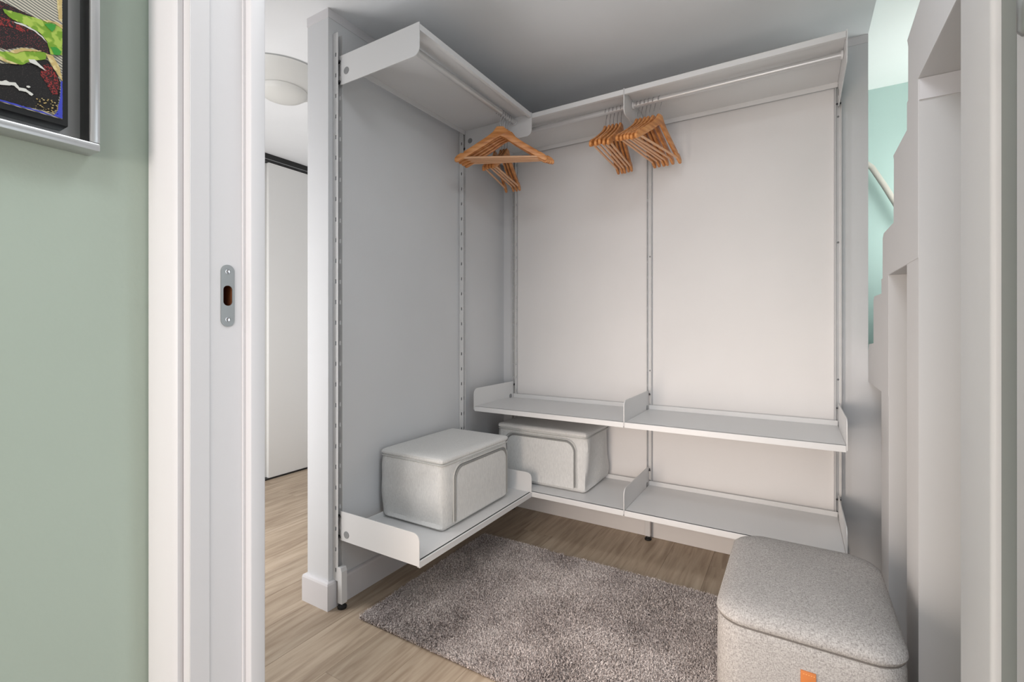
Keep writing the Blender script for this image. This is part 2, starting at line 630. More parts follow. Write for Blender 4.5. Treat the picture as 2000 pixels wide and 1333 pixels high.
# strike plate
bm = bmesh.new()
W2, H2 = 0.0100, 0.0465
outer = rounded(-W2, W2, -H2, H2, W2 - 1e-4, 8)
inner = rounded(-0.0066, 0.0066, -0.0152, 0.0152, 0.0064, 8)
vo = [[bm.verts.new((h, SY + p[0], SZ + p[1])) for p in outer] for h in (-0.7352, -0.7337)]
vi = [[bm.verts.new((h, SY + p[0], SZ + p[1])) for p in inner] for h in (-0.7352, -0.7337)]
N = len(outer)
for k in range(N):
    j = (k + 1) % N
    bm.faces.new([vo[0][k], vo[0][j], vo[1][j], vo[1][k]])
    bm.faces.new([vi[0][k], vi[0][j], vi[1][j], vi[1][k]])
    for h in (0, 1):
        bm.faces.new([vo[h][k], vo[h][j], vi[h][j], vi[h][k]])
plate = mesh_obj('strike_plate', bm, 'steel', door)
plate['label'] = 'satin steel strike plate with an oval latch hole'
for dz in (-0.036, 0.036):
    bm = bmesh.new()
    add_lathe(bm, [(0.0038, -0.7338), (0.0036, -0.7331), (0.0022, -0.7329), (0.0012, -0.7334)], 16, 'x', (0, SY, SZ + dz))
    mesh_obj('screw', bm, 'chrome', plate, smooth=True)
bm = bmesh.new()
add_box(bm, -0.7645, -0.7600, SY - hy, SY + hy, SZ - hz, SZ + hz)
for b in [(-0.76, -0.7354, SY - hy, SY - hy + 0.0005, SZ - hz, SZ + hz), (-0.76, -0.7354, SY + hy - 0.0005, SY + hy, SZ - hz, SZ + hz),
          (-0.76, -0.7354, SY - hy, SY + hy, SZ - hz, SZ - hz + 0.0005), (-0.76, -0.7354, SY - hy, SY + hy, SZ + hz - 0.0005, SZ + hz)]:
    add_box(bm, *b)
mesh_obj('mortise', bm, 'mortise', door)

# ------------------------------------------------------------------ stair
st = thing('staircase', 'white painted stepped stair side with deep niches beneath, on the right', 'staircase', (XS, 0, 0))
prof_top = [(2.556, 1.02), (2.535, 1.05), (2.395, 1.058), (2.393, 1.232), (2.37, 1.246), (2.155, 1.246), (2.151, 1.442), (2.128, 1.457),
            (1.925, 1.457), (1.918, 1.655), (1.93, 1.672), (1.694, 1.676), (1.69, 1.90), (1.705, 1.925), (1.545, 1.94), (1.465, 1.94), (1.462, 2.15), (1.235, 2.155),
            (1.232, 2.36), (1.0, 2.37), (0.46, 2.37)]
prof_bot = [(0.46, 1.985), (1.13, 1.985), (1.13, 1.755), (1.566, 1.755), (1.566, 1.30), (2.027, 1.30), (2.027, 0.888), (2.556, 0.888)]
bm = bmesh.new()
add_prism(bm, prof_top + prof_bot, 'x', 0.0, 0.04)
mesh_obj('side_panel', bm, 'stair', st)
for (ya, yb, z) in [(2.393, 2.556, 1.045), (2.151, 2.393, 1.243), (1.918, 2.151, 1.454), (1.69, 1.918, 1.672), (1.462, 1.69, 1.937),
                    (1.232, 1.462, 2.15), (1.0, 1.232, 2.36)]:
    box('tread', (0.04, 0.93, ya - 0.02, yb, z - 0.035, z - 0.004), 'stair', st, bev=0.004)
for (yy, za, zb) in [(2.393, 1.041, 1.208), (2.151, 1.239, 1.419), (1.918, 1.45, 1.637), (1.69, 1.668, 1.902), (1.462, 1.933, 2.115), (1.232, 2.146, 2.325)]:
    box('riser', (0.04, 0.93, yy, yy + 0.018, za, zb), 'stair', st)
for (ya, yb, z) in [(2.027, 2.556, 0.888), (1.566, 2.027, 1.30), (1.13, 1.566, 1.755), (0.46, 1.13, 1.985)]:
    box('soffit', (0.0012, 0.93, ya + 0.0008, yb - 0.0018, z - 0.0008, z + 0.02), 'stair', st)
for (ya, yb, z) in [(2.027, 2.188, 1.299), (1.566, 1.714, 1.754), (1.0, 1.13, 1.984)]:
    box('niche_wall', (0.0008, 0.93, ya - 0.0006, yb, 0.0, z), 'stair', st)
box('cornice_strip', (0.002, 0.93, 1.5615, 1.5652, 1.70, 1.7535), 'trim_white', st)

# handrail on the mint stairwell wall
hr = thing('handrail', 'pale curved handrail on the mint stairwell wall', 'handrail', (0.3, 3.53, 2.0))
bm = bmesh.new()
pts = [(0.379 - 0.3 + dx, 0.0, z - 2.0) for dx, z in [(-0.55, 2.33), (-0.30, 2.285), (-0.12, 2.20), (0, 2.075), (0.06, 1.955), (0.115, 1.835), (0.15, 1.75), (0.25, 1.62), (0.45, 1.48)]]
add_tube(bm, pts, 0.016, 12)
mesh_obj('rail', bm, 'handrail', hr, smooth=True)
for px_, pz_ in ((0.079 - 0.30, 0.285), (0.25, -0.29)):
    bm = bmesh.new()
    add_tube(bm, [(px_, 0.0, pz_), (px_, 0.035, pz_ - 0.02), (px_, 0.07, pz_ - 0.02)], 0.006, 8)
    mesh_obj('wall_bracket', bm, 'steel', hr, smooth=True)

# ------------------------------------------------------------------ room on the left
wd = thing('wardrobe', 'white sliding-door wardrobe with black track in the room on the left', 'wardrobe', (-3.33, 1.5, 0))
box('carcass', (-0.60, -0.07, -1.05, 1.055, 0.0, H - 0.002), 'wardrobe', wd)
box('sliding_door', (-0.030, 0.0, -1.0, -0.18, 0.012, 2.335), 'wardrobe', wd, bev=0.001, seg=1)
box('sliding_door', (-0.066, -0.036, -0.22, 0.60, 0.012, 2.335), 'wardrobe', wd, bev=0.001, seg=1)
box('sliding_door', (-0.030, 0.0, 0.566, 1.05, 0.012, 2.335), 'wardrobe', wd, bev=0.001, seg=1)
tk = box('top_track', (-0.07, 0.006, -1.05, 1.055, 2.338, H - 0.001), 'track', wd)
tk['label'] = 'black top track'
box('groove', (0.006, 0.0075, -1.05, 1.055, 2.352, 2.356), 'steel', tk)
box('bottom_track', (-0.07, 0.004, -1.05, 1.055, 0.0005, 0.011), 'track', wd)

lamp = thing('ceiling_lamp', 'round opal glass ceiling lamp in the room on the left', 'lamp', (-2.25, 1.47, H))
bm = bmesh.new()
add_lathe(bm, [(0.115, 0.0), (0.118, -0.012), (0.11, -0.03), (0.06, -0.034)], 40)
mesh_obj('base', bm, 'trim_white', lamp, smooth=True)
bm = bmesh.new()
add_lathe(bm, [(0.02, -0.085), (0.08, -0.081), (0.14, -0.064), (0.185, -0.040), (0.222, -0.012), (0.226, -0.008), (0.222, -0.006), (0.182, -0.033), (0.138, -0.057), (0.08, -0.074), (0.02, -0.078)], 56)
mesh_obj('glass_dish', bm, 'opal', lamp, smooth=True)
bm = bmesh.new()
add_lathe(bm, [(0.118, -0.0735), (0.112, -0.086), (0.095, -0.099), (0.06, -0.109), (0.02, -0.113), (0.003, -0.1135)], 44)
mesh_obj('glass_cup', bm, 'opal', lamp, smooth=True)
for k in range(3):
    a = 2 * PI * k / 3 + 0.9
    bm = bmesh.new()
    add_tube(bm, [(0.10 * math.cos(a), 0.10 * math.sin(a), -0.028), (0.10 * math.cos(a), 0.10 * math.sin(a), -0.092)], 0.003, 8)
    mesh_obj('clip', bm, 'steel', lamp, smooth=True)

# white boards fixed to the back wall between the shelf uprights
for x0, x1, lab in [(-1.497, -0.692, 'white board lining the back wall, left bay of the shelves'), (-0.662, 0.139, 'white board lining the back wall, right bay of the shelves')]:
    pn = thing('back_board', lab, 'wall panel', ((x0 + x1) / 2, YB, 0), 0.0)
    hw = (x1 - x0) / 2
    box('board', (-hw, hw, -0.004, -0.0003, 0.001, 2.19), 'panel', pn, bev=0.0008, seg=1)
    for sx in (-1, 1):
        for z in (0.9, 1.55):
            bm = bmesh.new()
            add_lathe(bm, [(0.003, -0.0038), (0.003, -0.0048), (0.0015, -0.0052)], 10, 'y', (sx * (hw - 0.012), 0, z))
            mesh_obj('screw', bm, 'panel', pn, smooth=True)

# ------------------------------------------------------------------ shelf system
# local frame of every piece: x along the wall, -y out from the wall, z up
DEP = 0.45


def wall_thing(name, label, cat, wall, u, group=None):
    if wall == 'back':
        return thing(name, label, cat, (u, YB, 0), 0.0, group)
    return thing(name, label, cat, (XP, u, 0), PI / 2, group)


def slotted(bm, x0, x1, z0, z1, first, period, ws=0.0066, hs=0.0165, yc=-0.017):
    ya, yb = -0.030, -0.002
    a, b = yc - ws / 2, yc + ws / 2
    add_box(bm, x0, x1, ya, a, z0, z1)
    add_box(bm, x0, x1, b, yb, z0, z1)
    z = z0
    c = first
    while c < z1 - 0.02:
        add_box(bm, x0, x1, a, b, z, c - hs / 2)
        z = c + hs / 2
        c += period
    add_box(bm, x0, x1, a, b, z, z1)


def upright_mesh():
    bm = bmesh.new()
    z0, z1 = 0.108, 2.302
    slotted(bm, -0.0118, -0.0102, z0, z1, 0.150, 0.0826)
    slotted(bm, 0.0102, 0.0118, z0, z1, 0.150, 0.0826)
    return bm


def foot_bm():
    bm = bmesh.new()
    add_prism(bm, [(-0.030, 0.022), (-0.055, 0.022), (-0.055, 0.150), (-0.048, 0.165), (-0.030, 0.165)], 'x', -0.0135, 0.0135, 0.001, 1)
    return bm


def rubber_bm():
    bm = bmesh.new()
    add_lathe(bm, [(0.017, 0.0005), (0.018, 0.004), (0.017, 0.010), (0.011, 0.013), (0.008, 0.024)], 20, c=(0, -0.042, 0))
    return bm


first_up = {}
UP = [('left', 1.276, 'perforated steel shelf upright at the front end of the partition'),
      ('left', 2.106, 'perforated steel shelf upright on the partition near the inner corner'),
      ('back', -1.512, 'perforated steel shelf upright on the back wall beside the inner corner'),
      ('back', -0.677, 'steel shelf upright in the middle of the back wall'),
      ('back', 0.154, 'steel shelf upright at the right end of the back wall shelves')]
for wall, u, lab in UP:
    if wall not in first_up:
        t_ = wall_thing('shelf_upright', lab, 'upright', wall, u, 'shelf uprights')
        ch_ = mesh_obj('channel', upright_mesh(), 'shelf', t_)
        box('back_web', (-0.0102, 0.0102, -0.0022, -0.0003, 0.108, 2.302), 'web_dark' if wall == 'left' else 'shelf', t_)  # web is a darker grey on the left uprights only
        ft = mesh_obj('foot', foot_bm(), 'shelf', t_)
        rb = mesh_obj('rubber_pad', rubber_bm(), 'rubber', ft, smooth=True)
        for z in (0.30, 0.89, 1.50, 2.06):
            bm = bmesh.new()
            add_lathe(bm, [(0.0045, -0.0020), (0.0045, -0.0035), (0.003, -0.0045)], 14, 'y', (0, 0, z))
            mesh_obj('screw', bm, 'bolt', t_, smooth=True)
        first_up[wall] = t_
    else:
        t_ = copy_tree(first_up[wall])
        t_['label'] = lab
        t_.location = (u, YB, 0) if wall == 'back' else (XP, u, 0)
        t_.rotation_euler = (0, 0, 0 if wall == 'back' else PI / 2)


def bracket_bm(z0, z1, upper):
    bm = bmesh.new()
    cs = (1, 0, 0, 0) if upper else (0, 0, 0, 1)
    add_prism(bm, rounded(-DEP, -0.032, z0, z1, 0.028, 6, cs), 'x', -0.0016, 0.0016)
    return bm


def bracket(wall, u, z0, z1, upper, label, side=0.0):
    t_ = wall_thing('shelf_bracket', label, 'bracket', wall, u, 'shelf brackets')
    mesh_obj('side_plate', bracket_bm(z0, z1, upper), 'shelf', t_)
    zc = z0 + (0.048 if upper else 0.028)
    bm = bmesh.new()
    add_lathe(bm, [(0.0142, -0.0028), (0.0142, 0.0028)], 22, 'x', (0, -0.068, zc))
    mesh_obj('bolt_cap', bm, 'bolt', t_, smooth=True)
    for z in (z0 + 0.012, z0 + 0.094):
        bm = bmesh.new()
        add_box(bm, -0.0011, 0.0011, -0.034, -0.012, z - 0.006, z + 0.006)
        add_box(bm, -0.0095, 0.0095, -0.0345, -0.0305, z - 0.003, z + 0.003)
        mesh_obj('hook_tab', bm, 'dark_metal', t_)
    return t_


def shelf(wall, ua, ub, z0, upper, label, cat='shelf'):
    um = (ua + ub) / 2
    t_ = wall_thing('metal_shelf', label, cat, wall, um, 'metal shelves')
    h = (ub - ua) / 2 - 0.0028
    if upper:
        zt, lip0, lip1 = z0 + 0.0985, z0 + 0.0885, z0 + 0.113
        zt = z0 + 0.109
    else:
        zt, lip0, lip1 = z0 + 0.018, z0 - 0.006, z0 + 0.018
    bm = bmesh.new()
    add_box(bm, -h, h, -DEP + 0.006, -0.034, zt - 0.0018, zt)
    mesh_obj('plate', bm, 'shelf', t_)
    bm = bmesh.new()
    add_prism(bm, [(-DEP + 0.0005, lip0), (-DEP + 0.0005, lip1 - 0.002), (-DEP + 0.0025, lip1), (-DEP + 0.012, lip1), (-DEP + 0.012, lip1 - 0.0018),
                   (-DEP + 0.003, lip1 - 0.0018), (-DEP + 0.003, lip0 + 0.0018), (-DEP + 0.014, lip0 + 0.0018), (-DEP + 0.014, lip0)], 'x', -h, h)
    mesh_obj('front_lip', bm, 'shelf', t_)
    if upper:
        box('rear_flange', (-h, h, -0.036, -0.034, zt - 0.024, zt), 'shelf', t_)
    else:
        box('rear_flange', (-h, h, -0.036, -0.033, zt - 0.002, zt + 0.022), 'shelf', t_, bev=0.0008, seg=1)
    return t_


ZU, ZM, ZL = 2.094, 0.672, 0.270
BH = 0.116
LF, LR = 1.276, 2.106
B1, B2, B3 = -1.512, -0.677, 0.154
bracket('left', LF, ZU, ZU + BH, True, 'grey side bracket at the near end of the upper left shelf')
bracket('left', LR, ZU, ZU + BH, True, 'grey side bracket at the far end of the upper left shelf, behind the hangers')
bracket('back', B1, ZU, ZU + BH, True, 'grey side bracket in the corner under the upper back shelf')
bracket('back', B2, ZU, ZU + BH, True, 'grey side bracket between the two upper back shelves')
bracket('back', B3, ZU, ZU + BH, True, 'grey side bracket at the right end of the upper back shelf')
bracket('back', B1, ZM, ZM + BH, False, 'grey side bracket at the left end of the middle shelf')
bracket('back', B2, ZM, ZM + BH, False, 'grey side bracket dividing the two middle shelves')
bracket('back', B3, ZM, ZM + BH, False, 'grey side bracket at the right end of the middle shelf')
bracket('left', LF, ZL, ZL + BH, False, 'grey side bracket at the near end of the lower left shelf')
bracket('left', LR, ZL, ZL + BH, False, 'grey side bracket at the far end of the lower left shelf, between the fabric boxes')
bracket('back', B1, ZL, ZL + BH, False, 'grey side bracket in the corner behind the fabric box on the lower shelf')
bracket('back', B2, ZL, ZL + BH, False, 'grey side bracket dividing the two lower back shelves')
bracket('back', B3, ZL, ZL + BH, False, 'grey side bracket at the right end of the lower back shelf, behind the ottoman')
shelf('left', LF, LR, ZU, True, 'grey metal hat shelf high on the partition')
shelf('back', B1, B2, ZU, True, 'grey metal hat shelf high on the back wall, left bay')
shelf('back', B2, B3, ZU, True, 'grey metal hat shelf high on the back wall, right bay')
shelf('back', B1, B2, ZM, False, 'grey metal middle shelf over the fabric box on the back wall')
shelf('back', B2, B3, ZM, False, 'grey metal middle shelf, empty, in the right bay of the back wall')
shelf('left', LF, LR, ZL, False, 'grey metal lower shelf on the partition carrying a fabric box')
shelf('back', B1, B2, ZL, False, 'grey metal lower shelf on the back wall carrying a fabric box')
shelf('back', B2, B3, ZL, False, 'grey metal lower shelf, empty, behind the ottoman')

ZR = 2.179
WL, WB = 0.352, 0.325


def rail(wall, ua, ub, wv_, label):
    t_ = wall_thing('hanging_rail', label, 'clothes rail', wall, (ua + ub) / 2, 'hanging rails')
    h = (ub - ua) / 2 - 0.003
    bm = bmesh.new()
    add_tube(bm, [(-h, -wv_, ZR), (h, -wv_, ZR)], 0.0132, 20)
    mesh_obj('tube', bm, 'rail', t_, smooth=True)
    for s_ in (-1, 1):
        bm = bmesh.new()
        add_tube(bm, [(s_ * h, -wv_, ZR), (s_ * (h - 0.008), -wv_, ZR)], 0.0165, 20)
        mesh_obj('end_socket', bm, 'shelf', t_, smooth=True)


rail('left', LF, LR, WL, 'pale clothes rail under the upper left shelf')
rail('back', B1, B2, WB, 'pale clothes rail under the upper back shelf, left bay')
rail('back', B2, B3, WB, 'pale clothes rail under the upper back shelf, right bay')

# ------------------------------------------------------------------ hangers
HW = 0.226


def hanger_proto():
    t_ = thing('clothes_hanger', 'hanger', 'hanger', (0, 0, 0))
    top = [(0, -.072), (.075, -.073), (.10, -.080), (.16, -.099), (.3, -.123), (.6, -.166), (.79, -.192), (.81, -.199), (.84, -.201), (.86, -.199), (.95, -.212), (1.0, -.226)]
    bot = [(1.0, -.238), (.97, -.244), (.92, -.241), (.6, -.200), (.3, -.160), (.08, -.127), (0, -.120)]
    right = [(s * HW, z) for s, z in top] + [(s * HW, z) for s, z in bot]
    left = [(-xx, z) for xx, z in right[1:-1]][::-1]
    bm = bmesh.new()
    add_prism(bm, right + left, 'y', -0.0056, 0.0056, 0.0022, 2)
    mesh_obj('body', bm, 'hanger', t_, smooth=True)
    bm = bmesh.new()
    add_tube(bm, [(-0.192, 0, -0.222), (0.192, 0, -0.222)], 0.0052, 10)
    mesh_obj('trouser_bar', bm, 'bar', t_, smooth=True)
    bm = bmesh.new()
    R = 0.0172
    pts = [(0, 0, -0.076), (0, 0, -0.05), (0.001, 0, -0.04), (0.006, 0, -0.030), (0.0125, 0, -0.018)]
    for k in range(15):
        a = math.radians(-38 + 218 * k / 14)
        pts.append((R * math.cos(a), 0, -0.0025 + R * math.sin(a)))
    pts.append((-R - 0.001, 0, -0.010))
    add_tube(bm, pts, 0.0017, 8)
    mesh_obj('hook', bm, 'chrome', t_, smooth=True)
    return t_


ORD = ['first', 'second', 'third', 'fourth', 'fifth', 'sixth', 'seventh']
hang = []
NA = 5
for i in range(NA):
    lab = ['front wooden hanger of the bunch on the left rail'] + ['%s wooden hanger from the front of the bunch on the left rail' % ORD[k] for k in range(1, NA)]
    hang.append((XP + WL, 1.962 + 0.0195 * i, 31 - 1.0 * i, lab[i], 'wooden hangers on the left rail'))
for i, (hx, th) in enumerate([(-1.455, 106), (-1.412, 103), (-1.394, 102.5), (-1.376, 102)]):
    lab = '%s wooden hanger from the corner, on the back rail behind the left rail bunch' % ORD[i]
    hang.append((hx, YB - WB, th, lab, 'wooden hangers in the corner'))
for i, (hx, th) in enumerate([(-0.806, 92), (-0.787, 92.5), (-0.768, 93), (-0.749, 93), (-0.730, 93.5)]):
    lab = '%s wooden hanger from the left in the bunch left of the middle bracket' % ORD[i]
    hang.append((hx, YB - WB, th, lab, 'wooden hangers left of the middle bracket'))
for i, (hx, th) in enumerate([(-0.650, 83), (-0.632, 82.5), (-0.612, 81.5), (-0.594, 81), (-0.573, 79.5), (-0.546, 77.5)]):
    lab = '%s wooden hanger from the left in the bunch right of the middle bracket' % ORD[i]
    hang.append((hx, YB - WB, th, lab, 'wooden hangers right of the middle bracket'))
proto = hanger_proto()
for i, (hx, hy_, th, lab, grp) in enumerate(hang):
    o = proto if i == 0 else copy_tree(proto)
    o.location = (hx, hy_, ZR)
    o.rotation_euler = (math.radians(rnd.uniform(-0.6, 0.6)) if i else 0, math.radians(rnd.uniform(-1.2, 1.2)), math.radians(th))
    o['label'] = lab
    o['group'] = grp

# ------------------------------------------------------------------ fabric storage boxes
def hash_noise(seed):
    g = np.random.RandomState(seed)
    ph = g.rand(10, 3) * 6.28
    fr = g.randn(10, 3)
    fr = fr / np.linalg.norm(fr, axis=1)[:, None] * (g.rand(10)[:, None] * 34 + 8)

    def f(p):
        return sum(math.sin(fr[k][0] * p[0] + fr[k][1] * p[1] + fr[k][2] * p[2] + ph[k][0]) for k in range(10)) / 10.0
    return f


def soft_box(L, D, Hh, r, seed, amp):
    """rounded cloth box centred on x,y with its base at z=0"""
    f = hash_noise(seed)
    bm = bmesh.new()
    bmesh.ops.create_cube(bm, size=1.0)
    bmesh.ops.subdivide_edges(bm, edges=bm.edges[:], cuts=23, use_grid_fill=True)
    for v in bm.verts:
        q = Vector((v.co.x * L, v.co.y * D, (v.co.z + 0.5) * Hh))
        ins = Vector((max(-L / 2 + r, min(L / 2 - r, q.x)), max(-D / 2 + r, min(D / 2 - r, q.y)), max(r, min(Hh - r, q.z))))
        d = q - ins
        if d.length > 1e-6:
            dm = max(abs(d.x), abs(d.y), abs(d.z))
            q = ins + d.normalized() * (r if dm > r - 1e-6 else dm)
        nrm = d.normalized() if d.length > 1e-6 else Vector((0, 0, 1))
        k = f(q)
        k = k if q.z > 0.02 else 0
        k *= 1.0 - 0.85 * min(1, max(0, (q.z / Hh - 0.72) / 0.2))
        k *= 0.3 if nrm.y < -0.6 else 1.0
        # cloth bellies a little, lower edges stay put
        zz = q.z / Hh
        belly = 0.006 * math.sin(PI * min(1, max(0, zz)))
        q += nrm * (amp * k) + Vector((nrm.x, nrm.y, 0)) * belly
        v.co = q
    return bm


def storage_box(name, label, loc, rz, L, D, Hh, ml, mr, seed):
    t_ = thing(name, label, 'storage box', loc, rz, 'fabric storage boxes')
    body = mesh_obj('body', soft_box(L, D, Hh, 0.027, seed, 0.030), 'bag', t_, smooth=True)
    # front window panel with zip; front is local -y
    yf = -D / 2 - 0.006
    x0, x1, zt = -L / 2 + ml, L / 2 - mr, Hh - 0.052
    out = rounded(x0, x1, 0.022, zt, 0.05, 8, (0, 0, 1, 1))
    bm = bmesh.new()
    add_prism(bm, out, 'y', yf - 0.0035, yf + 0.006, 0.0015, 1)
    mesh_obj('front_flap', bm, 'bag', t_, smooth=True)
    arc = [(x1 + 0.004, 0.03)] + [p for p in rounded(x0 - 0.004, x1 + 0.004, 0.03, zt + 0.004, 0.052, 8, (0, 0, 1, 1)) if p[1] > 0.04] + [(x0 - 0.004, 0.03)]
    bm = bmesh.new()
    add_tube(bm, [(a, yf - 0.003, z) for a, z in arc], 0.0042, 8)
    mesh_obj('zip', bm, 'zip', t_, smooth=True)
    bm = bmesh.new()
    arc2 = [(a + (0.009 if a > 0 else -0.009), z + (0.009 if z > zt - 0.06 else 0)) for a, z in arc]
    add_tube(bm, [(a, yf - 0.001, z) for a, z in arc2], 0.0034, 8)
    mesh_obj('seam', bm, 'bag_trim', t_, smooth=True)
    # lid: shallow cap with piping around the rim
    lid = soft_box(L - 0.001, D - 0.001, 0.030, 0.012, seed + 3, 0.0090)
    lo = mesh_obj('lid', lid, 'bag', t_, smooth=True, loc=(0, 0, Hh - 0.026))
    bm = bmesh.new()
    ring = rounded(-L / 2 - 0.003, L / 2 + 0.003, -D / 2 - 0.003, D / 2 + 0.003, 0.02, 5)
    f = hash_noise(seed + 9)
    dense = []
    for i in range(len(ring)):
        a, b2 = ring[i], ring[(i + 1) % len(ring)]
        n_ = 8 if (abs(a[0] - b2[0]) + abs(a[1] - b2[1])) > 0.1 else 1
        for k in range(n_):
            dense.append((a[0] + (b2[0] - a[0]) * k / n_, a[1] + (b2[1] - a[1]) * k / n_))
    add_tube(bm, [(p[0], p[1], Hh - 0.026 + 0.006 * f((p[0], p[1], 0))) for p in dense], 0.0032, 8, closed=True)
    mesh_obj('piping', bm, 'bag_trim', lo, smooth=True, loc=(0, 0, -(Hh - 0.026)))
    return t_


ZS = ZL + 0.018 + 0.0005
storage_box('fabric_storage_box', 'grey fabric storage box on the lower left shelf, lit from the front', (-1.396, 1.742, ZS), PI / 2 , 0.50, 0.345, 0.300, 0.075, 0.032, 5)
storage_box('fabric_storage_box', 'grey fabric storage box tucked under the middle shelf in the corner', (-1.158, 2.366, ZS), 0.0, 0.515, 0.318, 0.305, 0.06, 0.062, 11)

# ------------------------------------------------------------------ rug
RX0, RX1, RY0, RY1 = -1.44, 0.22, 1.255, 2.108
rug = thing('rug', 'taupe grey shaggy rug on the closet floor', 'rug', ((RX0 + RX1) / 2, (RY0 + RY1) / 2, 0))
hx_, hy2 = (RX1 - RX0) / 2, (RY1 - RY0) / 2
box('backing', (-hx_ + 0.004, hx_ - 0.004, -hy2 + 0.004, hy2 - 0.004, 0.0008, 0.008), 'rug_back', rug, bev=0.003)
g = np.random.RandomState(3)
NB = 300000
bx = g.uniform(-hx_, hx_, NB)
by = g.uniform(-hy2, hy2, NB)
# leave out what the ottoman stands on
keep = ~((bx + (RX0 + RX1) / 2 > -0.15) & (by + (RY0 + RY1) / 2 > 1.29) & (by + (RY0 + RY1) / 2 < 1.75))
bx, by = bx[keep], by[keep]
NB = len(bx)


def smooth_field(seed, scale):
    gg = np.random.RandomState(seed)
    grid = gg.uniform(-1, 1, (40, 40))
    u = np.clip((bx + hx_) / scale, 0, 37.9)
    v = np.clip((by + hy2) / scale, 0, 37.9)
    i, j = u.astype(int), v.astype(int)
    a, b_ = u - i, v - j
    a, b_ = a * a * (3 - 2 * a), b_ * b_ * (3 - 2 * b_)
    return (grid[i, j] * (1 - a) * (1 - b_) + grid[i + 1, j] * a * (1 - b_) + grid[i, j + 1] * (1 - a) * b_ + grid[i + 1, j + 1] * a * b_)


lx = 0.75 * smooth_field(1, 0.16) + 0.45 * smooth_field(2, 0.05) + g.normal(0, 0.5, NB)
ly = 0.75 * smooth_field(4, 0.16) + 0.45 * smooth_field(5, 0.05) + g.normal(0, 0.5, NB)
ln = 0.016 * g.uniform(0.75, 1.15, NB)
ang = g.uniform(0, 2 * np.pi, NB)
wd_ = 0.0011
cx_, sx_ = np.cos(ang) * wd_, np.sin(ang) * wd_
dirn = np.stack([lx, ly, np.ones(NB) * 1.0], 1)
dirn /= np.linalg.norm(dirn, axis=1)[:, None]
base = np.stack([bx, by, np.full(NB, 0.006)], 1)
side = np.stack([cx_, sx_, np.zeros(NB)], 1)
mid = base + np.stack([dirn[:, 0] * 0.35, dirn[:, 1] * 0.35, 0.5 + 0 * lx], 1) * ln[:, None]
tip = base + dirn * ln[:, None]
V = np.stack([base - side, base + side, mid - side, mid + side, tip - side * 0.6, tip + side * 0.6], 1).reshape(-1, 3)
idx = np.arange(NB)[:, None] * 6
Q = np.concatenate([idx + np.array([[0, 1, 3, 2]]), idx + np.array([[2, 3, 5, 4]])], 1).reshape(-1)
me = bpy.data.meshes.new('pile')
me.vertices.add(len(V))
me.vertices.foreach_set('co', V.reshape(-1))
me.loops.add(len(Q))
me.loops.foreach_set('vertex_index', Q)
me.polygons.add(len(Q) // 4)
me.polygons.foreach_set('loop_start', np.arange(0, len(Q), 4))
me.polygons.foreach_set('loop_total', np.full(len(Q) // 4, 4))
me.update()
me.validate()
me.materials.append(M['rug'])
pile = bpy.data.objects.new('pile', me)
COL.objects.link(pile)
pile.parent = rug
pile['kind'] = 'stuff'

# ------------------------------------------------------------------ ottoman
OX0, OX1, OY0, OY1 = -0.178, 0.205, 1.262, 1.775
ot = thing('ottoman', 'heather grey tweed storage ottoman with a leather tag, standing on the rug', 'ottoman', ((OX0 + OX1) / 2, (OY0 + OY1) / 2, 0.0085))
oa, ob = (OX1 - OX0) / 2, (OY1 - OY0) / 2


def ring_bm(levels, seg=12, cap_top=True, crown=0.0):
    """levels: (z, inset, corner radius)"""
    bm = bmesh.new()
    rings = []
    for z, ins, r in levels:
        pts = rounded(-oa + ins, oa - ins, -ob + ins, ob - ins, r, seg)
        dense = []
        for i in range(len(pts)):
            a, b2 = pts[i], pts[(i + 1) % len(pts)]
            n_ = 6 if math.hypot(a[0] - b2[0], a[1] - b2[1]) > 0.05 else 1
            for k in range(n_):
                dense.append((a[0] + (b2[0] - a[0]) * k / n_, a[1] + (b2[1] - a[1]) * k / n_))
        rings.append([bm.verts.new((p[0], p[1], z)) for p in dense])
    for A, B in zip(rings, rings[1:]):
        for k in range(len(A)):
            bm.faces.new([A[k], A[(k + 1) % len(A)], B[(k + 1) % len(B)], B[k]])
    bm.faces.new(rings[0][::-1])
    if cap_top:
        last = rings[-1]
        z = last[0].co.z
        prev = last
        for s_ in (0.8, 0.6, 0.4, 0.2):
            cur = [bm.verts.new((v.co.x * s_, v.co.y * s_, z + crown * (1 - s_ ** 2))) for v in last]
            for k in range(len(cur)):
                bm.faces.new([prev[k], prev[(k + 1) % len(cur)], cur[(k + 1) % len(cur)], cur[k]])
            prev = cur
        bm.faces.new(prev)
    return bm


zb = 0.392
mesh_obj('body', ring_bm([(0.0, 0.012, 0.055), (0.008, 0.006, 0.06), (0.10, 0.002, 0.062), (0.25, 0.0, 0.064), (zb - 0.02, 0.001, 0.065),
                          (zb - 0.005, 0.003, 0.066), (zb - 0.001, 0.006, 0.065)]), 'tweed', ot, smooth=True)
mesh_obj('lid', ring_bm([(zb + 0.0005, 0.006, 0.065), (zb + 0.004, 0.0015, 0.067), (zb + 0.012, -0.002, 0.070), (zb + 0.021, -0.0005, 0.072), (zb + 0.030, 0.008, 0.072),
                         (zb + 0.037, 0.020, 0.070), (zb + 0.043, 0.038, 0.064), (zb + 0.047, 0.062, 0.055)], crown=0.009), 'tweed', ot, smooth=True)
pts = rounded(-oa + 0.0045, oa - 0.0045, -ob + 0.0045, ob - 0.0045, 0.064, 10)
bm = bmesh.new()
add_tube(bm, [(p[0], p[1], zb) for p in pts], 0.0016, 6, closed=True)
mesh_obj('seam', bm, 'seam', ot, smooth=True)
tx = 0.0
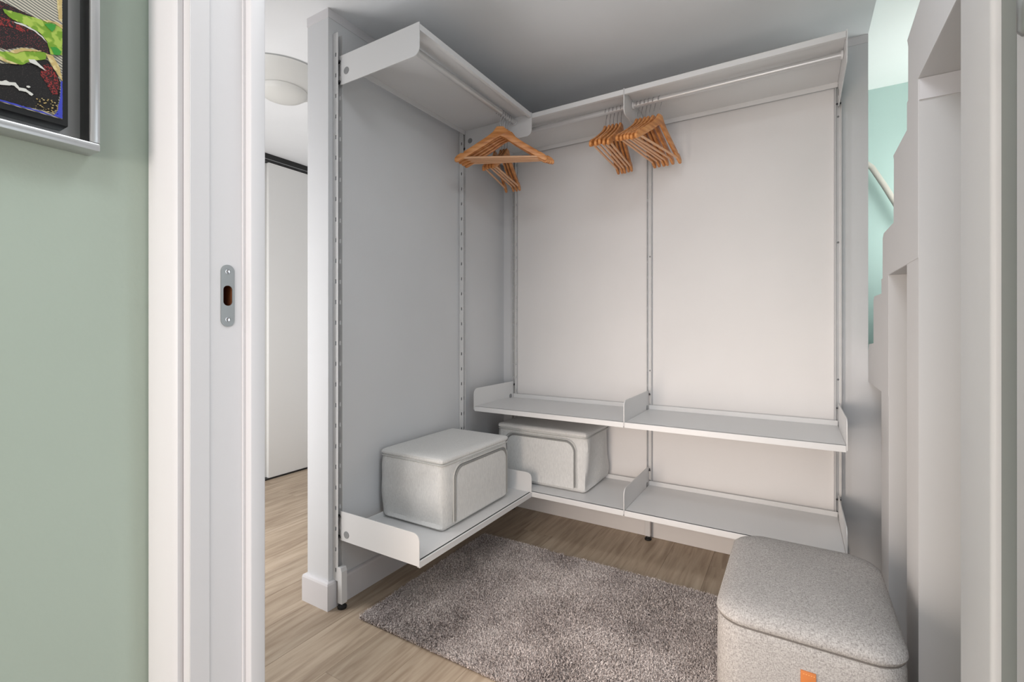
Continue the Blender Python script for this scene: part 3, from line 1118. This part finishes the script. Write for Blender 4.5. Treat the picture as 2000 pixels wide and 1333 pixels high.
tg = box('leather_tag', (-0.008, 0.022, -ob - 0.0030, -ob + 0.004, 0.282, 0.337), 'leather', ot, bev=0.001)
tg['label'] = 'small orange tan leather tag'
bm = bmesh.new()
for k in range(5):
    xx = -0.003 + 0.005 * k
    add_box(bm, xx, xx + 0.0026, -ob - 0.0036, -ob - 0.0030, 0.3305, 0.3317)
s_ = mesh_obj('stitching', bm, 'stitch', tg)
s_['kind'] = 'stuff'

# ------------------------------------------------------------------ framed painting on the green wall
PYC, PZC = -0.17, 1.80
pic = thing('painting', 'abstract painting of green and black strokes in a silver floater frame', 'painting', (-0.833, 0.0, 0.0))
FX = 0.036     # depth of the frame
y0, y1, z0, z1 = -0.62, 0.2595, 1.3575, 2.02
# outer silver frame: four bars with a rounded lip
for (a, b_, c, d_) in [(y0, y1, z0, z0 + 0.0105), (y0, y1, z1 - 0.0105, z1), (y0, y0 + 0.0105, z0 + 0.0106, z1 - 0.0106), (y1 - 0.0105, y1, z0 + 0.0106, z1 - 0.0106)]:
    box('frame_bar', (0.0005, FX, a, b_, c, d_), 'silver', pic, bev=0.002)
box('frame_ledge', (0.0005, 0.003, y0 + 0.0108, y1 - 0.0108, z0 + 0.0108, z1 - 0.0108), 'silver', pic)
for ya, yb in ((y0 + 0.0106, y0 + 0.0114), (y1 - 0.0114, y1 - 0.0106)):  # dark strips painting the reflection on the frame's inner side walls
    box('dark_reflection_strip', (0.0032, FX - 0.0035, ya, yb, z0 + 0.0108, z1 - 0.0108), 'black', pic)
box('black_inner_frame', (0.0032, 0.030, y0 + 0.032, 0.2285, 1.381, z1 - 0.026), 'black', pic, bev=0.0012)
XC = 0.0302
cv = box('canvas', (XC, XC + 0.0006, y0 + 0.038, 0.2225, 1.3885, z1 - 0.032), 'p_hatch', pic)
cv['label'] = 'canvas with fine dark hatching'


def stroke(name, pts, m, lift, parent=cv):
    bm = bmesh.new()
    rough = []
    for i, (ya, za) in enumerate(pts):
        yb_, zb_ = pts[(i + 1) % len(pts)]
        n_ = max(1, int(math.hypot(yb_ - ya, zb_ - za) / 0.0016))
        n_ = min(n_, 90)
        for k in range(n_):
            q = 0.0004 if k else 0.0
            rough.append((ya + (yb_ - ya) * k / n_ + rnd.uniform(-q, q), za + (zb_ - za) * k / n_ + rnd.uniform(-q, q)))
    pts = [(min(y, 0.2222), max(z, 1.3888)) for y, z in rough]
    add_prism(bm, pts, 'x', XC + 0.0006 + lift * 0.00025, XC + 0.0006 + lift * 0.00025 + 0.0005)
    return mesh_obj(name, bm, m, parent)


Lf = -0.55
stroke('dark_stroke', [(Lf, 1.60), (0.10, 1.535), (0.168, 1.507), (0.175, 1.5065), (0.183, 1.5055), (0.195, 1.5045), (0.205, 1.5025), (0.211, 1.466), (0.206, 1.464), (0.195, 1.466), (0.184, 1.461), (0.172, 1.452), (Lf, 1.45)], 'p_dark', 0)
stroke('dark_stroke', [(Lf, 1.43), (0.168, 1.434), (0.186, 1.441), (0.196, 1.448), (0.202, 1.456), (0.209, 1.457), (0.217, 1.444), (0.2205, 1.434), (0.2195, 1.417), (0.2165, 1.397), (0.212, 1.3935), (0.168, 1.3895), (Lf, 1.3887)], 'p_black', 0)
stroke('red_stroke', [(0.203, 1.447), (0.208, 1.452), (0.212, 1.451), (0.217, 1.441), (0.2195, 1.430), (0.218, 1.418), (0.213, 1.416), (0.208, 1.426), (0.202, 1.436)], 'p_red', 2)
stroke('red_stroke', [(0.10, 1.489), (0.168, 1.4885), (0.180, 1.4885), (0.192, 1.486), (0.187, 1.480), (0.176, 1.481), (0.168, 1.478), (0.10, 1.475)], 'p_red', 1)
stroke('green_stroke', [(0.1695, 1.4985), (0.180, 1.5005), (0.192, 1.5025), (0.205, 1.504), (0.214, 1.5055), (0.2222, 1.504), (0.2222, 1.47), (0.211, 1.4655), (0.2095, 1.473), (0.208, 1.480), (0.202, 1.4868), (0.190, 1.4905), (0.178, 1.4905), (0.171, 1.4945)], 'p_green', 3)
stroke('green_stroke', [(Lf, 1.46), (0.10, 1.448), (0.168, 1.4475), (0.176, 1.451), (0.184, 1.459), (0.195, 1.4635), (0.208, 1.4652), (0.2065, 1.457), (0.201, 1.4535), (0.194, 1.449), (0.186, 1.4405), (0.176, 1.437), (0.168, 1.4375), (0.10, 1.436), (Lf, 1.44)], 'p_green', 3)
stroke('cream_edge', [(0.174, 1.4497), (0.180, 1.456), (0.186, 1.4605), (0.196, 1.464), (0.203, 1.4652), (0.196, 1.4615), (0.187, 1.4575), (0.180, 1.451)], 'p_beige', 5)
stroke('cream_edge', [(0.165, 1.442), (0.174, 1.4395), (0.184, 1.4395), (0.176, 1.4372), (0.165, 1.4375)], 'p_beige', 5)
stroke('cream_edge', [(0.2065, 1.4635), (0.213, 1.4645), (0.2195, 1.453), (0.2222, 1.437), (0.2175, 1.4435), (0.211, 1.454)], 'p_beige', 5)
stroke('cream_edge', [(0.2035, 1.5035), (0.209, 1.507), (0.216, 1.5085), (0.2222, 1.508), (0.2222, 1.503), (0.214, 1.5062), (0.208, 1.5035)], 'p_beige', 5)
stroke('cream_edge', [(0.2155, 1.56), (0.2222, 1.56), (0.2222, 1.512), (0.219, 1.514)], 'p_beige', 1)
stroke('emerald_dab', [(0.2055, 1.4995), (0.2105, 1.5035), (0.216, 1.505), (0.2145, 1.498), (0.2125, 1.494), (0.209, 1.4965)], 'p_deep', 6)
stroke('emerald_dab', [(0.211, 1.4745), (0.216, 1.4765), (0.221, 1.474), (0.2195, 1.468), (0.214, 1.4665)], 'p_deep', 6)
stroke('white_stroke', [(0.14, 1.409), (0.160, 1.412), (0.168, 1.4125), (0.172, 1.4155), (0.1748, 1.4145), (0.180, 1.4163), (0.183, 1.4118), (0.189, 1.4126), (0.1955, 1.4085), (0.194, 1.4062), (0.189, 1.4090), (0.183, 1.4080), (0.179, 1.412), (0.173, 1.410), (0.160, 1.406), (0.14, 1.405)], 'p_white', 4)
stroke('white_dab', [(0.1895, 1.4165), (0.1915, 1.4175), (0.193, 1.4165), (0.1915, 1.4148), (0.1895, 1.415)], 'p_white', 4)
stroke('white_dab', [(0.191, 1.4495), (0.196, 1.4515), (0.199, 1.449), (0.203, 1.446), (0.207, 1.4425), (0.203, 1.4435), (0.197, 1.4455), (0.192, 1.446)], 'p_white', 7)
stroke('white_edge', [(0.176, 1.4875), (0.186, 1.4905), (0.196, 1.4885), (0.204, 1.484), (0.2085, 1.478), (0.203, 1.483), (0.196, 1.4868), (0.188, 1.488)], 'p_white', 2)
stroke('blue_corner', [(0.2205, 1.436), (0.2222, 1.436), (0.2222, 1.389), (0.2135, 1.389), (0.217, 1.3955), (0.2195, 1.411), (0.2205, 1.425)], 'p_blue', 6)
stroke('blue_edge', [(Lf, 1.3905), (0.168, 1.3905), (0.205, 1.3905), (0.214, 1.3888), (Lf, 1.3888)], 'p_blue', 6)
bm = bmesh.new()
for k in range(46):
    yy, zz = 0.1965 + 0.021 * rnd.random() ** 0.7, 1.392 + 0.016 * rnd.random() ** 1.6
    q = 0.0003 + 0.0006 * rnd.random()
    add_box(bm, XC + 0.0012, XC + 0.0026, yy, yy + q * 1.6, zz, zz + q)
s_ = mesh_obj('paint_spatter', bm, 'p_beige', cv)
s_['kind'] = 'stuff'
